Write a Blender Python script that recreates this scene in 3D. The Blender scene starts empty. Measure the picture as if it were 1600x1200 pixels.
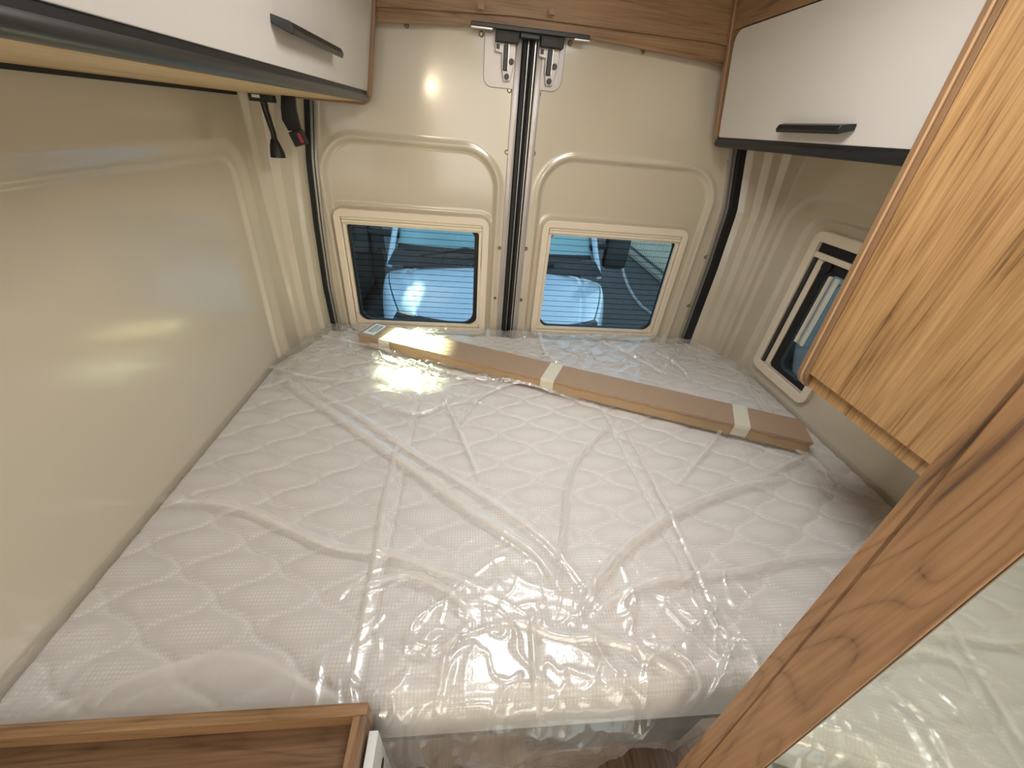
import bpy, math, random
import numpy as np
random.seed(4); RNG = np.random.default_rng(7)
SC = bpy.context.scene
# ---------------------------------------------------------------- camera, world, lights, exposure
# unit "u": everything is measured from the lens in units of its height over the mattress (0.77 m)
S, ZC = 0.77, 1.72
F = 601.0
_Y = np.array([-55., -410., F]); _Y /= np.linalg.norm(_Y)
_D = np.array([-88., 890., F]); _D -= _Y * (_D @ _Y); _D /= np.linalg.norm(_D)
_X = np.cross(_D, _Y); _X = _X if _X[0] > 0 else -_X
RM = np.array([_X, _Y, -_D])
def W(p): return np.array([p[0] * S, p[1] * S, p[2] * S + ZC])
def ray(u, v): return RM @ np.array([u - 800., v - 600., F])
def hz(u, v, z): r = ray(u, v); return r * (z / r[2])
def hx(u, v, x): r = ray(u, v); return r * (x / r[0])
def hy(u, v, y): r = ray(u, v); return r * (y / r[1])
def hp(u, v, n, k): r = ray(u, v); return r * (k / (n @ r))

from mathutils import Matrix, Vector
cam = bpy.data.cameras.new('camera'); cam.sensor_width = 36; cam.lens = F / 1600 * 36; cam.clip_start = .01
co = bpy.data.objects.new('camera', cam); SC.collection.objects.link(co)
m3 = np.column_stack([RM[:, 0], -RM[:, 1], -RM[:, 2]])
co.matrix_world = Matrix.Translation((0, 0, ZC)) @ Matrix([list(map(float, r)) for r in m3]).to_4x4()
SC.camera = co
SC.view_settings.view_transform = 'Standard'; SC.view_settings.look = 'None'
SC.view_settings.gamma = 1; SC.view_settings.use_curve_mapping = False
SC.view_settings.exposure = 0.1

w = bpy.data.worlds.new('sky'); SC.world = w; w.use_nodes = True
wn = w.node_tree; bg = wn.nodes['Background']
sky = wn.nodes.new('ShaderNodeTexSky'); sky.sky_type = 'HOSEK_WILKIE'; sky.turbidity = 2.5
sky.sun_direction = (0.35, 0.25, 0.9); hs = wn.nodes.new('ShaderNodeHueSaturation'); hs.inputs['Saturation'].default_value = .5; wn.links.new(sky.outputs[0], hs.inputs['Color']); wn.links.new(hs.outputs[0], bg.inputs[0]); bg.inputs[1].default_value = 11.0

def lamp(name, kind, loc, energy, color, target=None, **kw):
    l = bpy.data.lights.new(name, kind); l.energy = energy; l.color = color
    for k, v in kw.items(): setattr(l, k, v)
    o = bpy.data.objects.new(name, l); SC.collection.objects.link(o)
    o.location = Vector(W(loc))
    if target is not None:
        o.rotation_euler = (Vector(W(target)) - o.location).to_track_quat('-Z', 'Y').to_euler()
    return o
WARM = (1.0, .88, .70); NEUT = (1.0, .96, .92)
# daylight from the cab and the open side door behind the camera, ceiling strips, ceiling light over the bed
lamp('cab_daylight', 'AREA', (0.35, -1.5, -.15), 13.0, (1, .985, .965), (0.2, 1.6, -.7), shape='RECTANGLE', size=1.3, size_y=1.0)
lamp('ceiling_light_aisle', 'AREA', (0.25, 0.35, .47), 1.6, (.95, .97, 1.0), (0.25, .35, -1), shape='RECTANGLE', size=.42, size_y=.10)
lamp('ceiling_light_bed', 'AREA', (0.34, .93, .47), 7.0, (1, .985, .97), (0.34, .93, -1), shape='RECTANGLE', size=.42, size_y=.30)
_d = hy(668, 132, 2.05); _k = 2.2
lamp('wall_lamp_kitchen', 'POINT', (_d[0] * (1 + _k), 2.05 - 2.05 * _k, _d[2] * (1 + _k)), 22.0, (1, .82, .55), shadow_soft_size=.05)
# added warm spot standing in for sun glow through the left rear window
sun_to = np.array([-.27, 1.66, -.98]); sun_dir = np.array([.02, .80, .66]); sun_dir /= np.linalg.norm(sun_dir)
lamp('added_sun_spot', 'SPOT', sun_to + sun_dir * 9, 60000, (1, .82, .48), sun_to, spot_size=math.radians(2.4), spot_blend=1.0, shadow_soft_size=.03)
_g = hz(642, 458, -1.58)
lamp('added_glint_spot', 'SPOT', _g + sun_dir * 12, 30000, (1, .9, .72), _g, spot_size=math.radians(1.5), spot_blend=.8, shadow_soft_size=.02)  # added spot that makes the sun glint on the bonnet

# ---------------------------------------------------------------- node material helpers
def new_mat(name):
    m = bpy.data.materials.new(name); m.use_nodes = True
    nt = m.node_tree; return m, nt, nt.nodes['Principled BSDF']
def setp(b, **k):
    for n, v in k.items():
        b.inputs[n.replace('_', ' ')].default_value = v
def rgb(h, g=1.0):
    c = [int(h[i:i + 2], 16) / 255 for i in (0, 2, 4)]
    return tuple((x / 12.92 if x < .04045 else ((x + .055) / 1.055) ** 2.4) * g for x in c) + (1,)
def simple(name, col, rough=.5, metal=0., noise=0., nscale=20., bump=0., bscale=300., **k):
    m, nt, b = new_mat(name); setp(b, Base_Color=col, Roughness=rough, Metallic=metal, **k)
    tc = nt.nodes.new('ShaderNodeTexCoord')
    n = nt.nodes.new('ShaderNodeTexNoise'); n.inputs['Scale'].default_value = nscale; n.inputs['Detail'].default_value = 4
    nt.links.new(tc.outputs['Object'], n.inputs['Vector'])
    mx = nt.nodes.new('ShaderNodeMix'); mx.data_type = 'RGBA'
    mx.inputs['A'].default_value = tuple(c * (1 - noise) for c in col[:3]) + (1,)
    mx.inputs['B'].default_value = tuple(min(1, c * (1 + noise)) for c in col[:3]) + (1,)
    nt.links.new(n.outputs['Fac'], mx.inputs['Factor']); nt.links.new(mx.outputs['Result'], b.inputs['Base Color'])
    if bump:
        n2 = nt.nodes.new('ShaderNodeTexNoise'); n2.inputs['Scale'].default_value = bscale
        nt.links.new(tc.outputs['Object'], n2.inputs['Vector'])
        bp = nt.nodes.new('ShaderNodeBump'); bp.inputs['Strength'].default_value = bump; bp.inputs['Distance'].default_value = .001
        nt.links.new(n2.outputs['Fac'], bp.inputs['Height']); nt.links.new(bp.outputs[0], b.inputs['Normal'])
    return m

def wood(name, axis, light='B5834F', mid='966639', dark='6B4526', scale=1.0, seed=0., fine=.34, rough=.42, waves=46, dist=.5, line=.26, stretch=.11):
    """streaky walnut laminate; grain runs along AXIS"""
    m, nt, b = new_mat(name); N = nt.nodes.new; L = nt.links.new
    tc = N('ShaderNodeTexCoord'); mp = N('ShaderNodeMapping')
    sc = [1., 1., 1.]; sc['XYZ'.index(axis)] = stretch
    mp.inputs['Scale'].default_value = [s * scale for s in sc]; mp.inputs['Location'].default_value = (seed, seed * 1.7, seed * .6)
    L(tc.outputs['Object'], mp.inputs['Vector'])
    n1 = N('ShaderNodeTexNoise'); n1.inputs['Scale'].default_value = 9; n1.inputs['Detail'].default_value = 2.5; n1.inputs['Roughness'].default_value = .45
    n1.inputs['Distortion'].default_value = dist
    L(mp.outputs[0], n1.inputs['Vector'])
    mul = N('ShaderNodeMath'); mul.operation = 'MULTIPLY'; mul.inputs[1].default_value = waves; L(n1.outputs['Fac'], mul.inputs[0])
    sn = N('ShaderNodeMath'); sn.operation = 'SINE'; L(mul.outputs[0], sn.inputs[0])
    m1 = N('ShaderNodeMapRange'); m1.inputs['From Min'].default_value = -1; L(sn.outputs[0], m1.inputs['Value'])
    # fine fibre
    mp2 = N('ShaderNodeMapping'); sc2 = [1., 1., 1.]; sc2['XYZ'.index(axis)] = .03
    mp2.inputs['Scale'].default_value = sc2; L(tc.outputs['Object'], mp2.inputs['Vector'])
    n2 = N('ShaderNodeTexNoise'); n2.inputs['Scale'].default_value = 260; n2.inputs['Detail'].default_value = 3; L(mp2.outputs[0], n2.inputs['Vector'])
    n3 = N('ShaderNodeTexNoise'); n3.inputs['Scale'].default_value = 14; n3.inputs['Detail'].default_value = 3; n3.inputs['Distortion'].default_value = .8
    L(mp.outputs[0], n3.inputs['Vector'])
    ab = N('ShaderNodeMath'); ab.operation = 'ABSOLUTE'; L(sn.outputs[0], ab.inputs[0])
    pw = N('ShaderNodeMath'); pw.operation = 'POWER'; pw.inputs[1].default_value = .55; L(ab.outputs[0], pw.inputs[0])
    f2 = N('ShaderNodeMapRange'); f2.inputs['From Min'].default_value = .32; f2.inputs['From Max'].default_value = .68; L(n2.outputs['Fac'], f2.inputs['Value'])
    f3 = N('ShaderNodeMapRange'); f3.inputs['From Min'].default_value = .3; f3.inputs['From Max'].default_value = .7; L(n3.outputs['Fac'], f3.inputs['Value'])
    a = N('ShaderNodeMath'); a.operation = 'MULTIPLY'; a.inputs[1].default_value = line; L(pw.outputs[0], a.inputs[0])
    c = N('ShaderNodeMath'); c.operation = 'MULTIPLY_ADD'; c.inputs[1].default_value = fine; L(f2.outputs[0], c.inputs[0]); L(a.outputs[0], c.inputs[2])
    d = N('ShaderNodeMath'); d.operation = 'MULTIPLY_ADD'; d.inputs[1].default_value = 1 - line - fine; L(f3.outputs[0], d.inputs[0]); L(c.outputs[0], d.inputs[2])
    r = N('ShaderNodeValToRGB'); e = r.color_ramp.elements
    e[0].position = .12; e[0].color = rgb(dark); e[1].position = .92; e[1].color = rgb(light)
    x = e.new(.42); x.color = rgb(mid); x = e.new(.66); x.color = tuple((p + q) / 2 for p, q in zip(rgb(mid), rgb(light)))
    L(d.outputs[0], r.inputs['Fac']); L(r.outputs[0], b.inputs['Base Color'])
    bp = N('ShaderNodeBump'); bp.inputs['Strength'].default_value = .12; bp.inputs['Distance'].default_value = .001
    L(n2.outputs['Fac'], bp.inputs['Height']); L(bp.outputs[0], b.inputs['Normal'])
    setp(b, Roughness=rough); b.inputs['Specular IOR Level'].default_value = .35
    return m

M = {}
M['cream'] = simple('cream_lining', rgb('C4B9A4'), .30, noise=.02, nscale=3, bump=.06, bscale=700, Coat_Weight=.9, Coat_Roughness=.12)
M['frame'] = simple('window_frame_plastic', rgb('DCCFBA'), .35, noise=.02)
M['white_door'] = simple('white_laminate', rgb('C8C2BA'), .35, noise=.015, bump=.08, bscale=900)
M['black'] = simple('black_plastic', rgb('131313'), .45, noise=.1)
M['rubber'] = simple('black_rubber', rgb('0B0B0C'), .6, noise=.1)
M['wire'] = simple('dark_heating_wire', rgb('0A0C10'), .9, Specular_IOR_Level=0.)
M['handle'] = simple('dark_handle_metal', rgb('1E1F1D'), .35, metal=.3, noise=.1)
M['rail'] = simple('anodised_rail', rgb('4A4A47'), .35, metal=.7, noise=.1, nscale=60)
M['grey_metal'] = simple('painted_grey_metal', rgb('A9A29D'), .35, metal=.3, noise=.05)
M['alu'] = simple('aluminium_strip', rgb('B7B2A8'), .3, metal=.6, noise=.05)
M['box_grey'] = simple('dark_grey_housing', rgb('33342F'), .6, noise=.08)
M['wood_x'] = wood('walnut_cross', 'X', 'A58563', '87694B', '644A34', seed=1.3)
M['wood_y'] = wood('walnut_long', 'Y', 'A08160', '82644A', '5B4534', seed=2.1)
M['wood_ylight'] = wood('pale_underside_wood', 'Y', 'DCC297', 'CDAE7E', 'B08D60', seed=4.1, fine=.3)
M['wood_z'] = wood('walnut_upright', 'Z', 'C29A6A', 'A27B4E', '6A4C30', seed=3.3, fine=.42, waves=30, dist=.25, line=.22)
M['wood_post'] = wood('walnut_post', 'Z', 'B58A62', '96704D', '5C4536', seed=5.45, scale=1.0, fine=.30, waves=52, dist=1.1, line=.42, stretch=.2)
M['wood_edge'] = simple('wood_edge_band', rgb('8A694A'), .4, noise=.12, nscale=50)
M['wood_edge_highlight'] = simple('highlight_edge_band', rgb('C09C74'), .35, noise=.08, nscale=40)  # paler wood tone, a painted highlight for the cupboard edging
M['wood_tray'] = wood('walnut_tray', 'X', '82664C', '684E39', '432F24', seed=7.2, scale=1.1, waves=60)
M['card'] = simple('brown_cardboard', rgb('A38B74'), .75, noise=.05, nscale=40, bump=.15, bscale=200)
M['card_side'] = simple('brown_cardboard_side', rgb('AE9270'), .75, noise=.06, nscale=60, bump=.2, bscale=200)
M['tape'] = simple('white_paper_tape', rgb('D4D0BC'), .5, noise=.04)
M['label'] = simple('white_label', rgb('E3EBEF'), .5, noise=.02)
M['ink'] = simple('printed_ink', rgb('4A5A66'), .6)
M['dark'] = simple('underbed_shade_board', rgb('17120E'), .8, noise=.1)  # under-bed shade put into the board colour
M['white_panel'] = simple('white_panel', rgb('DADADA'), .4, noise=.01)
M['screw'] = simple('screw_head', rgb('8F8573'), .3, metal=.8)
M['lane'] = simple('painted_line', rgb('A9A9A4'), .7, noise=.2)
M['floor'] = wood('floor_vinyl', 'Y', '8A6A4A', '6B4E34', '4B3524', seed=9)
M['ceiling'] = simple('ceiling_panel', rgb('C9C2B4'), .5, noise=.02)
M['red'] = simple('red_button', rgb('B03A3E'), .35)
M['white_plastic'] = simple('white_plastic', rgb('DDDDD8'), .4)

def mattress_mat():
    m, nt, b = new_mat('quilted_knit'); N = nt.nodes.new; L = nt.links.new
    tc = N('ShaderNodeTexCoord'); v = N('ShaderNodeTexVoronoi'); v.inputs['Scale'].default_value = 150; v.inputs['Randomness'].default_value = .05
    L(tc.outputs['Object'], v.inputs['Vector'])
    r = N('ShaderNodeValToRGB'); r.color_ramp.elements[0].position = .1; r.color_ramp.elements[0].color = rgb('F8F6F3')
    r.color_ramp.elements[1].position = .55; r.color_ramp.elements[1].color = rgb('E0DCD8')
    L(v.outputs['Distance'], r.inputs['Fac']); L(r.outputs[0], b.inputs['Base Color'])
    bp = N('ShaderNodeBump'); bp.inputs['Strength'].default_value = .4; bp.inputs['Distance'].default_value = -.0012
    L(v.outputs['Distance'], bp.inputs['Height']); L(bp.outputs[0], b.inputs['Normal'])
    setp(b, Roughness=.85); return m
M['mattress'] = mattress_mat()

def plastic_mat():
    m, nt, b = new_mat('clear_plastic_film'); N = nt.nodes.new; L = nt.links.new
    nt.nodes.remove(b); out = nt.nodes['Material Output']
    tc = N('ShaderNodeTexCoord')
    n = N('ShaderNodeTexNoise'); n.inputs['Scale'].default_value = 16; n.inputs['Detail'].default_value = 5; n.inputs['Distortion'].default_value = 1.2
    L(tc.outputs['Object'], n.inputs['Vector'])
    bp = N('ShaderNodeBump'); bp.inputs['Strength'].default_value = .35; bp.inputs['Distance'].default_value = .006; L(n.outputs['Fac'], bp.inputs['Height'])
    tr = N('ShaderNodeBsdfTransparent'); tr.inputs[0].default_value = (.995, .995, .992, 1)
    gl = N('ShaderNodeBsdfGlossy'); gl.inputs['Roughness'].default_value = .13; gl.inputs[0].default_value = (1, 1, 1, 1); L(bp.outputs[0], gl.inputs['Normal'])
    df = N('ShaderNodeBsdfDiffuse'); df.inputs[0].default_value = rgb('E4E0DA')
    at = N('ShaderNodeAttribute'); at.attribute_name = 'layers'
    hz_ = N('ShaderNodeMapRange'); hz_.inputs['To Min'].default_value = .07; hz_.inputs['To Max'].default_value = .46; L(at.outputs['Fac'], hz_.inputs['Value'])
    fr = N('ShaderNodeLayerWeight'); fr.inputs['Blend'].default_value = .22; L(bp.outputs[0], fr.inputs['Normal'])
    mr = N('ShaderNodeMapRange'); mr.inputs['To Min'].default_value = .11; mr.inputs['To Max'].default_value = .8; L(fr.outputs['Fresnel'], mr.inputs['Value'])
    a = N('ShaderNodeMixShader'); L(hz_.outputs[0], a.inputs[0]); L(tr.outputs[0], a.inputs[1]); L(df.outputs[0], a.inputs[2])
    g2 = N('ShaderNodeBsdfGlossy'); g2.inputs['Roughness'].default_value = .38; L(bp.outputs[0], g2.inputs['Normal'])
    gm = N('ShaderNodeMixShader'); gm.inputs[0].default_value = .55; L(gl.outputs[0], gm.inputs[1]); L(g2.outputs[0], gm.inputs[2])
    c = N('ShaderNodeMixShader'); L(mr.outputs[0], c.inputs[0]); L(a.outputs[0], c.inputs[1]); L(gm.outputs[0], c.inputs[2])
    L(c.outputs[0], out.inputs['Surface']); return m
M['film'] = plastic_mat()

def glass_mat(name, tint, spec=.08):
    m, nt, b = new_mat(name); N = nt.nodes.new; L = nt.links.new
    nt.nodes.remove(b); out = nt.nodes['Material Output']
    tr = N('ShaderNodeBsdfTransparent'); tr.inputs[0].default_value = tint
    gl = N('ShaderNodeBsdfGlossy'); gl.inputs['Roughness'].default_value = .02
    fr = N('ShaderNodeFresnel'); fr.inputs[0].default_value = 1.35
    a = N('ShaderNodeMixShader'); L(fr.outputs[0], a.inputs[0]); L(tr.outputs[0], a.inputs[1]); L(gl.outputs[0], a.inputs[2])
    L(a.outputs[0], out.inputs['Surface']); return m
M['glass'] = glass_mat('tinted_window_glass', (.66, .78, .80, 1))
def mirror_mat():
    m, nt, b = new_mat('mirror_glass'); setp(b, Base_Color=(.80, .84, .78, 1), Metallic=1., Roughness=.03); return m
M['mirror'] = mirror_mat()
M['paint'] = simple('white_car_paint', rgb('C2D6E2'), .25, noise=.01, Coat_Weight=.6, Coat_Roughness=.05)
M['car_glass'] = simple('windscreen_glass', rgb('8FB2B4'), .15, noise=.25, nscale=2.5)
M['car_black'] = simple('car_black_trim', rgb('17191B'), .5, noise=.1)
M['asphalt'] = simple('asphalt', rgb('4C4A47'), .9, noise=.3, nscale=9, bump=.6, bscale=120)
M['fence'] = simple('pale_fence_paint', rgb('E4E0CC'), .6, noise=.1)
M['kerb'] = simple('kerb_stone', rgb('9A9484'), .8, noise=.2)
M['dirt'] = simple('gravel_ground', rgb('5A5A4A'), .9, noise=.35, nscale=8)
M['dark_car'] = simple('dark_vehicle_paint', rgb('20232A'), .3, noise=.1)

# ---------------------------------------------------------------- mesh helpers (all coordinates in u)
class MB:
    def __init__(s): s.v = []; s.f = []
    def add(s, vs, fs):
        o = len(s.v); s.v += [tuple(map(float, p)) for p in vs]; s.f += [tuple(i + o for i in f) for f in fs]; return s
    def box(s, a, b, bev=0.):
        x0, y0, z0 = [min(p, q) for p, q in zip(a, b)]; x1, y1, z1 = [max(p, q) for p, q in zip(a, b)]
        if bev <= 0:
            return s.add([(x0, y0, z0), (x1, y0, z0), (x1, y1, z0), (x0, y1, z0), (x0, y0, z1), (x1, y0, z1), (x1, y1, z1), (x0, y1, z1)],
                         [(0, 3, 2, 1), (4, 5, 6, 7), (0, 1, 5, 4), (1, 2, 6, 5), (2, 3, 7, 6), (3, 0, 4, 7)])
        import bmesh
        bm = bmesh.new(); bmesh.ops.create_cube(bm, size=1)
        for v in bm.verts: v.co = Vector(((x0 + x1) / 2 + v.co.x * (x1 - x0), (y0 + y1) / 2 + v.co.y * (y1 - y0), (z0 + z1) / 2 + v.co.z * (z1 - z0)))
        bmesh.ops.bevel(bm, geom=bm.edges[:], offset=bev, segments=2, affect='EDGES', profile=.5)
        bm.verts.index_update(); s.add([v.co[:] for v in bm.verts], [[v.index for v in f.verts] for f in bm.faces]); bm.free(); return s
    def hexa(s, bot, top):     # two quads, same winding
        return s.add(list(bot) + list(top), [(0, 3, 2, 1), (4, 5, 6, 7), (0, 1, 5, 4), (1, 2, 6, 5), (2, 3, 7, 6), (3, 0, 4, 7)])
    def prism(s, poly, d0, d1, axis):
        """poly = 2D points in the plane normal to AXIS, swept d0..d1 along it"""
        def P(a, b, d): return {'X': (d, a, b), 'Y': (a, d, b), 'Z': (a, b, d)}[axis]
        n = len(poly)
        return s.add([P(a, b, d0) for a, b in poly] + [P(a, b, d1) for a, b in poly],
                     [tuple(range(n)), tuple(range(2 * n - 1, n - 1, -1))] + [(i, i + n, (i + 1) % n + n, (i + 1) % n) for i in range(n)])
    def tube(s, pts, r, n=10, caps=True, flat=None):
        pts = [np.array(p, float) for p in pts]; rs = r if hasattr(r, '__len__') else [r] * len(pts)
        base = len(s.v); up = np.array([0.31, .17, .93])
        for i, p in enumerate(pts):
            t = pts[min(i + 1, len(pts) - 1)] - pts[max(i - 1, 0)]; t /= np.linalg.norm(t) + 1e-12
            a = np.cross(t, up); a /= np.linalg.norm(a); b = np.cross(t, a)
            for k in range(n):
                q = 2 * math.pi * k / n; s.v.append(tuple(p + rs[i] * (math.cos(q) * a + math.sin(q) * b)))
        for i in range(len(pts) - 1):
            for k in range(n):
                s.f.append((base + i * n + k, base + i * n + (k + 1) % n, base + (i + 1) * n + (k + 1) % n, base + (i + 1) * n + k))
        if caps:
            s.f.append(tuple(base + k for k in range(n))[::-1]); s.f.append(tuple(base + (len(pts) - 1) * n + k for k in range(n)))
        return s
    def strip(s, pts, wv, dv):
        """bar along pts; wv = half width vector(s), dv = depth vector"""
        base = len(s.v); dv = np.array(dv, float); wv = np.array(wv, float)
        for p in pts:
            p = np.array(p, float); s.v += [tuple(p - wv), tuple(p + wv), tuple(p + wv + dv), tuple(p - wv + dv)]
        for i in range(len(pts) - 1):
            for k in range(4): s.f.append((base + 4 * i + k, base + 4 * i + (k + 1) % 4, base + 4 * i + 4 + (k + 1) % 4, base + 4 * i + 4 + k))
        s.f.append((base + 3, base + 2, base + 1, base)); e = base + 4 * (len(pts) - 1); s.f.append((e, e + 1, e + 2, e + 3)); return s
    def ring(s, outer, inner, d0, d1, conv):
        """flat frame between two loops of equal length; conv(a,b,d)->xyz"""
        n = len(outer); b = len(s.v)
        for lp, d in ((outer, d0), (inner, d0), (inner, d1), (outer, d1)): s.v += [tuple(map(float, conv(p[0], p[1], d))) for p in lp]
        for i in range(n):
            j = (i + 1) % n
            for q in range(4):
                r = (q + 1) % 4; s.f.append((b + q * n + i, b + q * n + j, b + r * n + j, b + r * n + i))
        return s

def parent_loc(p): return np.array(p['_loc']) if p is not None and '_loc' in p else np.array([0., 0., 0.])
def obj(name, mb, mat, parent=None, smooth=False, label=None, cat=None, group=None, kind=None, bevel=0., raw=None):
    v = np.array(raw[0] if raw else mb.v, float); f = raw[1] if raw else mb.f
    v = v * S; v[:, 2] += ZC
    lo, hi = v.min(0), v.max(0); org = np.array([(lo[0] + hi[0]) / 2, (lo[1] + hi[1]) / 2, lo[2]])
    me = bpy.data.meshes.new(name); me.from_pydata((v - org).tolist(), [], f.tolist() if hasattr(f, 'tolist') else f); me.update()
    import bmesh
    bm = bmesh.new(); bm.from_mesh(me); bmesh.ops.recalc_face_normals(bm, faces=bm.faces[:]); bm.to_mesh(me); bm.free()
    if smooth:
        me.polygons.foreach_set('use_smooth', [True] * len(me.polygons))
        if smooth != 'all': me.set_sharp_from_angle(angle=math.radians(40))
    me.materials.append(mat if not isinstance(mat, str) else M[mat])
    o = bpy.data.objects.new(name, me); SC.collection.objects.link(o)
    o['_loc'] = org.tolist()
    if parent is not None: o.parent = parent; o.location = Vector(org - parent_loc(parent))
    else: o.location = Vector(org)
    if bevel:
        md = o.modifiers.new('bevel', 'BEVEL'); md.width = bevel * S; md.segments = 2; md.limit_method = 'ANGLE'; md.harden_normals = False
    if label: o['label'] = label
    if cat: o['category'] = cat
    if group: o['group'] = group
    if kind: o['kind'] = kind
    return o
def thing(name, loc, label, cat=None, group=None, kind=None):
    o = bpy.data.objects.new(name, None); SC.collection.objects.link(o); l = W(loc); o.location = Vector(l); o['_loc'] = l.tolist(); o['label'] = label
    o.empty_display_size = .05
    if cat: o['category'] = cat
    if group: o['group'] = group
    if kind: o['kind'] = kind
    return o
def rrect(x0, x1, z0, z1, r, n=6):
    r = r if hasattr(r, '__len__') else [r] * 4; out = []
    for (cx, cz, a0), q in zip([(x1, z1, 0), (x0, z1, 90), (x0, z0, 180), (x1, z0, 270)], r):
        sx = 1 if cx == x1 else -1; sz = 1 if cz == z1 else -1
        for k in range(n + 1):
            a = math.radians(a0 + 90 * k / n); out.append((cx - sx * q + q * math.cos(a), cz - sz * q + q * math.sin(a)))
    return out
def grid_faces(nu, nv, mask=None):
    i, j = np.meshgrid(np.arange(nu - 1), np.arange(nv - 1), indexing='ij'); a = i * nv + j
    f = np.stack([a, a + nv, a + nv + 1, a + 1], -1).reshape(-1, 4)
    return f if mask is None else f[mask.reshape(-1)]
def sstep(x, a, b): t = np.clip((x - a) / (b - a), 0, 1); return t * t * (3 - 2 * t)
def sdrr(x, z, x0, x1, z0, z1, r):
    qx = np.abs(x - (x0 + x1) / 2) - (x1 - x0) / 2 + r; qz = np.abs(z - (z0 + z1) / 2) - (z1 - z0) / 2 + r
    return np.hypot(np.maximum(qx, 0), np.maximum(qz, 0)) + np.minimum(np.maximum(qx, qz), 0) - r

# ---------------------------------------------------------------- room shell
ZF = -ZC / S; ZT = .50
obj('floor', MB().box((-.93, -3.1, ZF - .03), (1.56, 2.05, ZF)), 'floor', kind='structure', label='brown wood-look van floor under the bed')
obj('ceiling', MB().box((-.93, -3.1, ZT), (1.56, 2.06, ZT + .03)), 'ceiling', kind='structure', label='pale ceiling of the van above the lockers')
obj('wall_front', MB().box((-.95, -3.13, ZF), (1.58, -3.1, ZT)), 'cream', kind='structure', label='pale front wall of the living space')
def seamL(z): return np.interp(z, [-1.2, -1.038, -.78, -.465, -.2, .018, .5], [-.765, -.767, -.771, -.757, -.737, -.70, -.60])
def seamR(z): return np.interp(z, [-1.2, -.99, -.559, -.267, -.022, .5], [1.312, 1.31, 1.308, 1.295, 1.234, 1.13])

def side_wall(name, prof, niche, ynear, sgn, X0, lab, hole=None):
    nz = 330; ny = 240; npil = 130
    z = np.linspace(-1.25, ZT, nz)
    rows = []
    for zz in z:
        path = prof(zz)                       # list of (x,y) from the niche edge to the door seam
        P = np.array(path)
        d = np.r_[0, np.cumsum(np.hypot(*np.diff(P, axis=0).T))]; t = np.linspace(0, d[-1], npil)
        px = np.interp(t, d, P[:, 0]); py = np.interp(t, d, P[:, 1])
        k = np.exp(-.5 * (np.arange(-6, 7) / 1.6) ** 2); k /= k.sum()
        px = np.convolve(np.pad(px, 6, mode='edge'), k, 'valid'); 
        yy = np.r_[np.linspace(ynear, .6, 30)[:-1], np.linspace(.6, P[0, 1], ny)[:-1]]; xx = X0 + sgn * niche(yy, np.full_like(yy, zz))
        # top lean (tumblehome)
        x = np.r_[xx, px]; y = np.r_[yy, py]
        rows.append(np.stack([x, y, np.full_like(x, zz)], -1))
    V = np.array(rows); n2 = V.shape[1]
    mask = None
    if hole: C_ = V[:-1, :-1]; mask = ~((C_[..., 1] > hole[0]) & (C_[..., 1] < hole[1]) & (C_[..., 2] > hole[2]) & (C_[..., 2] < hole[3]))
    o = obj(name, None, 'cream', raw=(V.reshape(-1, 3), grid_faces(nz, n2, mask)), smooth='all', kind='structure', label=lab)
    return o
def profL(z):
    b = float(seamL(z)); q = b + .765
    return [(-.880, 1.79), (-.877 + .05 * q, 1.835), (-.862 + .2 * q, 1.848), (-.848 + .5 * q, 1.875), (-.822 + .8 * q, 1.882), (-.802 + q, 1.94), (-.780 + q, 1.950), (b - .006, 2.0), (b, 2.045)]
def nicheL(y, z):
    # long recessed field; outside it the lining stands 2 cm proud with a crisp bevel
    d = sdrr(y, z, -5, 1.665 + .06 * np.clip((z + .9) / .7, 0, 1), -3, -.170, .085)
    return .026 * (.5 * sstep(d, -.016, 0) + .5 * sstep(d, .0, .06))
side_wall('wall_left', profL, nicheL, -3.1, 1, -.906, 'glossy cream moulded side wall with a long recessed panel')
def profR(z):
    b = float(seamR(z)); q = b - 1.308
    pp_ = [(1.476, 1.90), (1.462 + q * .2, 1.910), (1.447 + q * .4, 1.915), (1.432 + q * .5, 1.942), (1.405 + q * .7, 1.948), (1.385 + q * .8, 1.972), (1.352 + q, 1.978), (b + .008, 2.0), (b, 2.045)]
    A_, B_ = np.array(pp_[0]), np.array(pp_[-2]); out = []
    for p in pp_[:-1]:
        p = np.array(p); t = np.dot(p - A_, B_ - A_) / np.dot(B_ - A_, B_ - A_); out.append(tuple(.55 * p + .45 * (A_ + (B_ - A_) * t)))
    return out + [pp_[-1]]
def nicheR(y, z):
    d = sdrr(y, z, -5, 1.86, -3, -.145, .16); e = sdrr(y, z, .2, 1.735, -3, -.215, .10)
    return .014 * sstep(d, -.014, 0.004) + .018 * sstep(e, -.014, 0.004)
side_wall('wall_right', profR, nicheR, -3.1, -1, 1.508, 'glossy cream moulded side wall around the side window', (1.29, 1.635, -.925, -.282))

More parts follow.
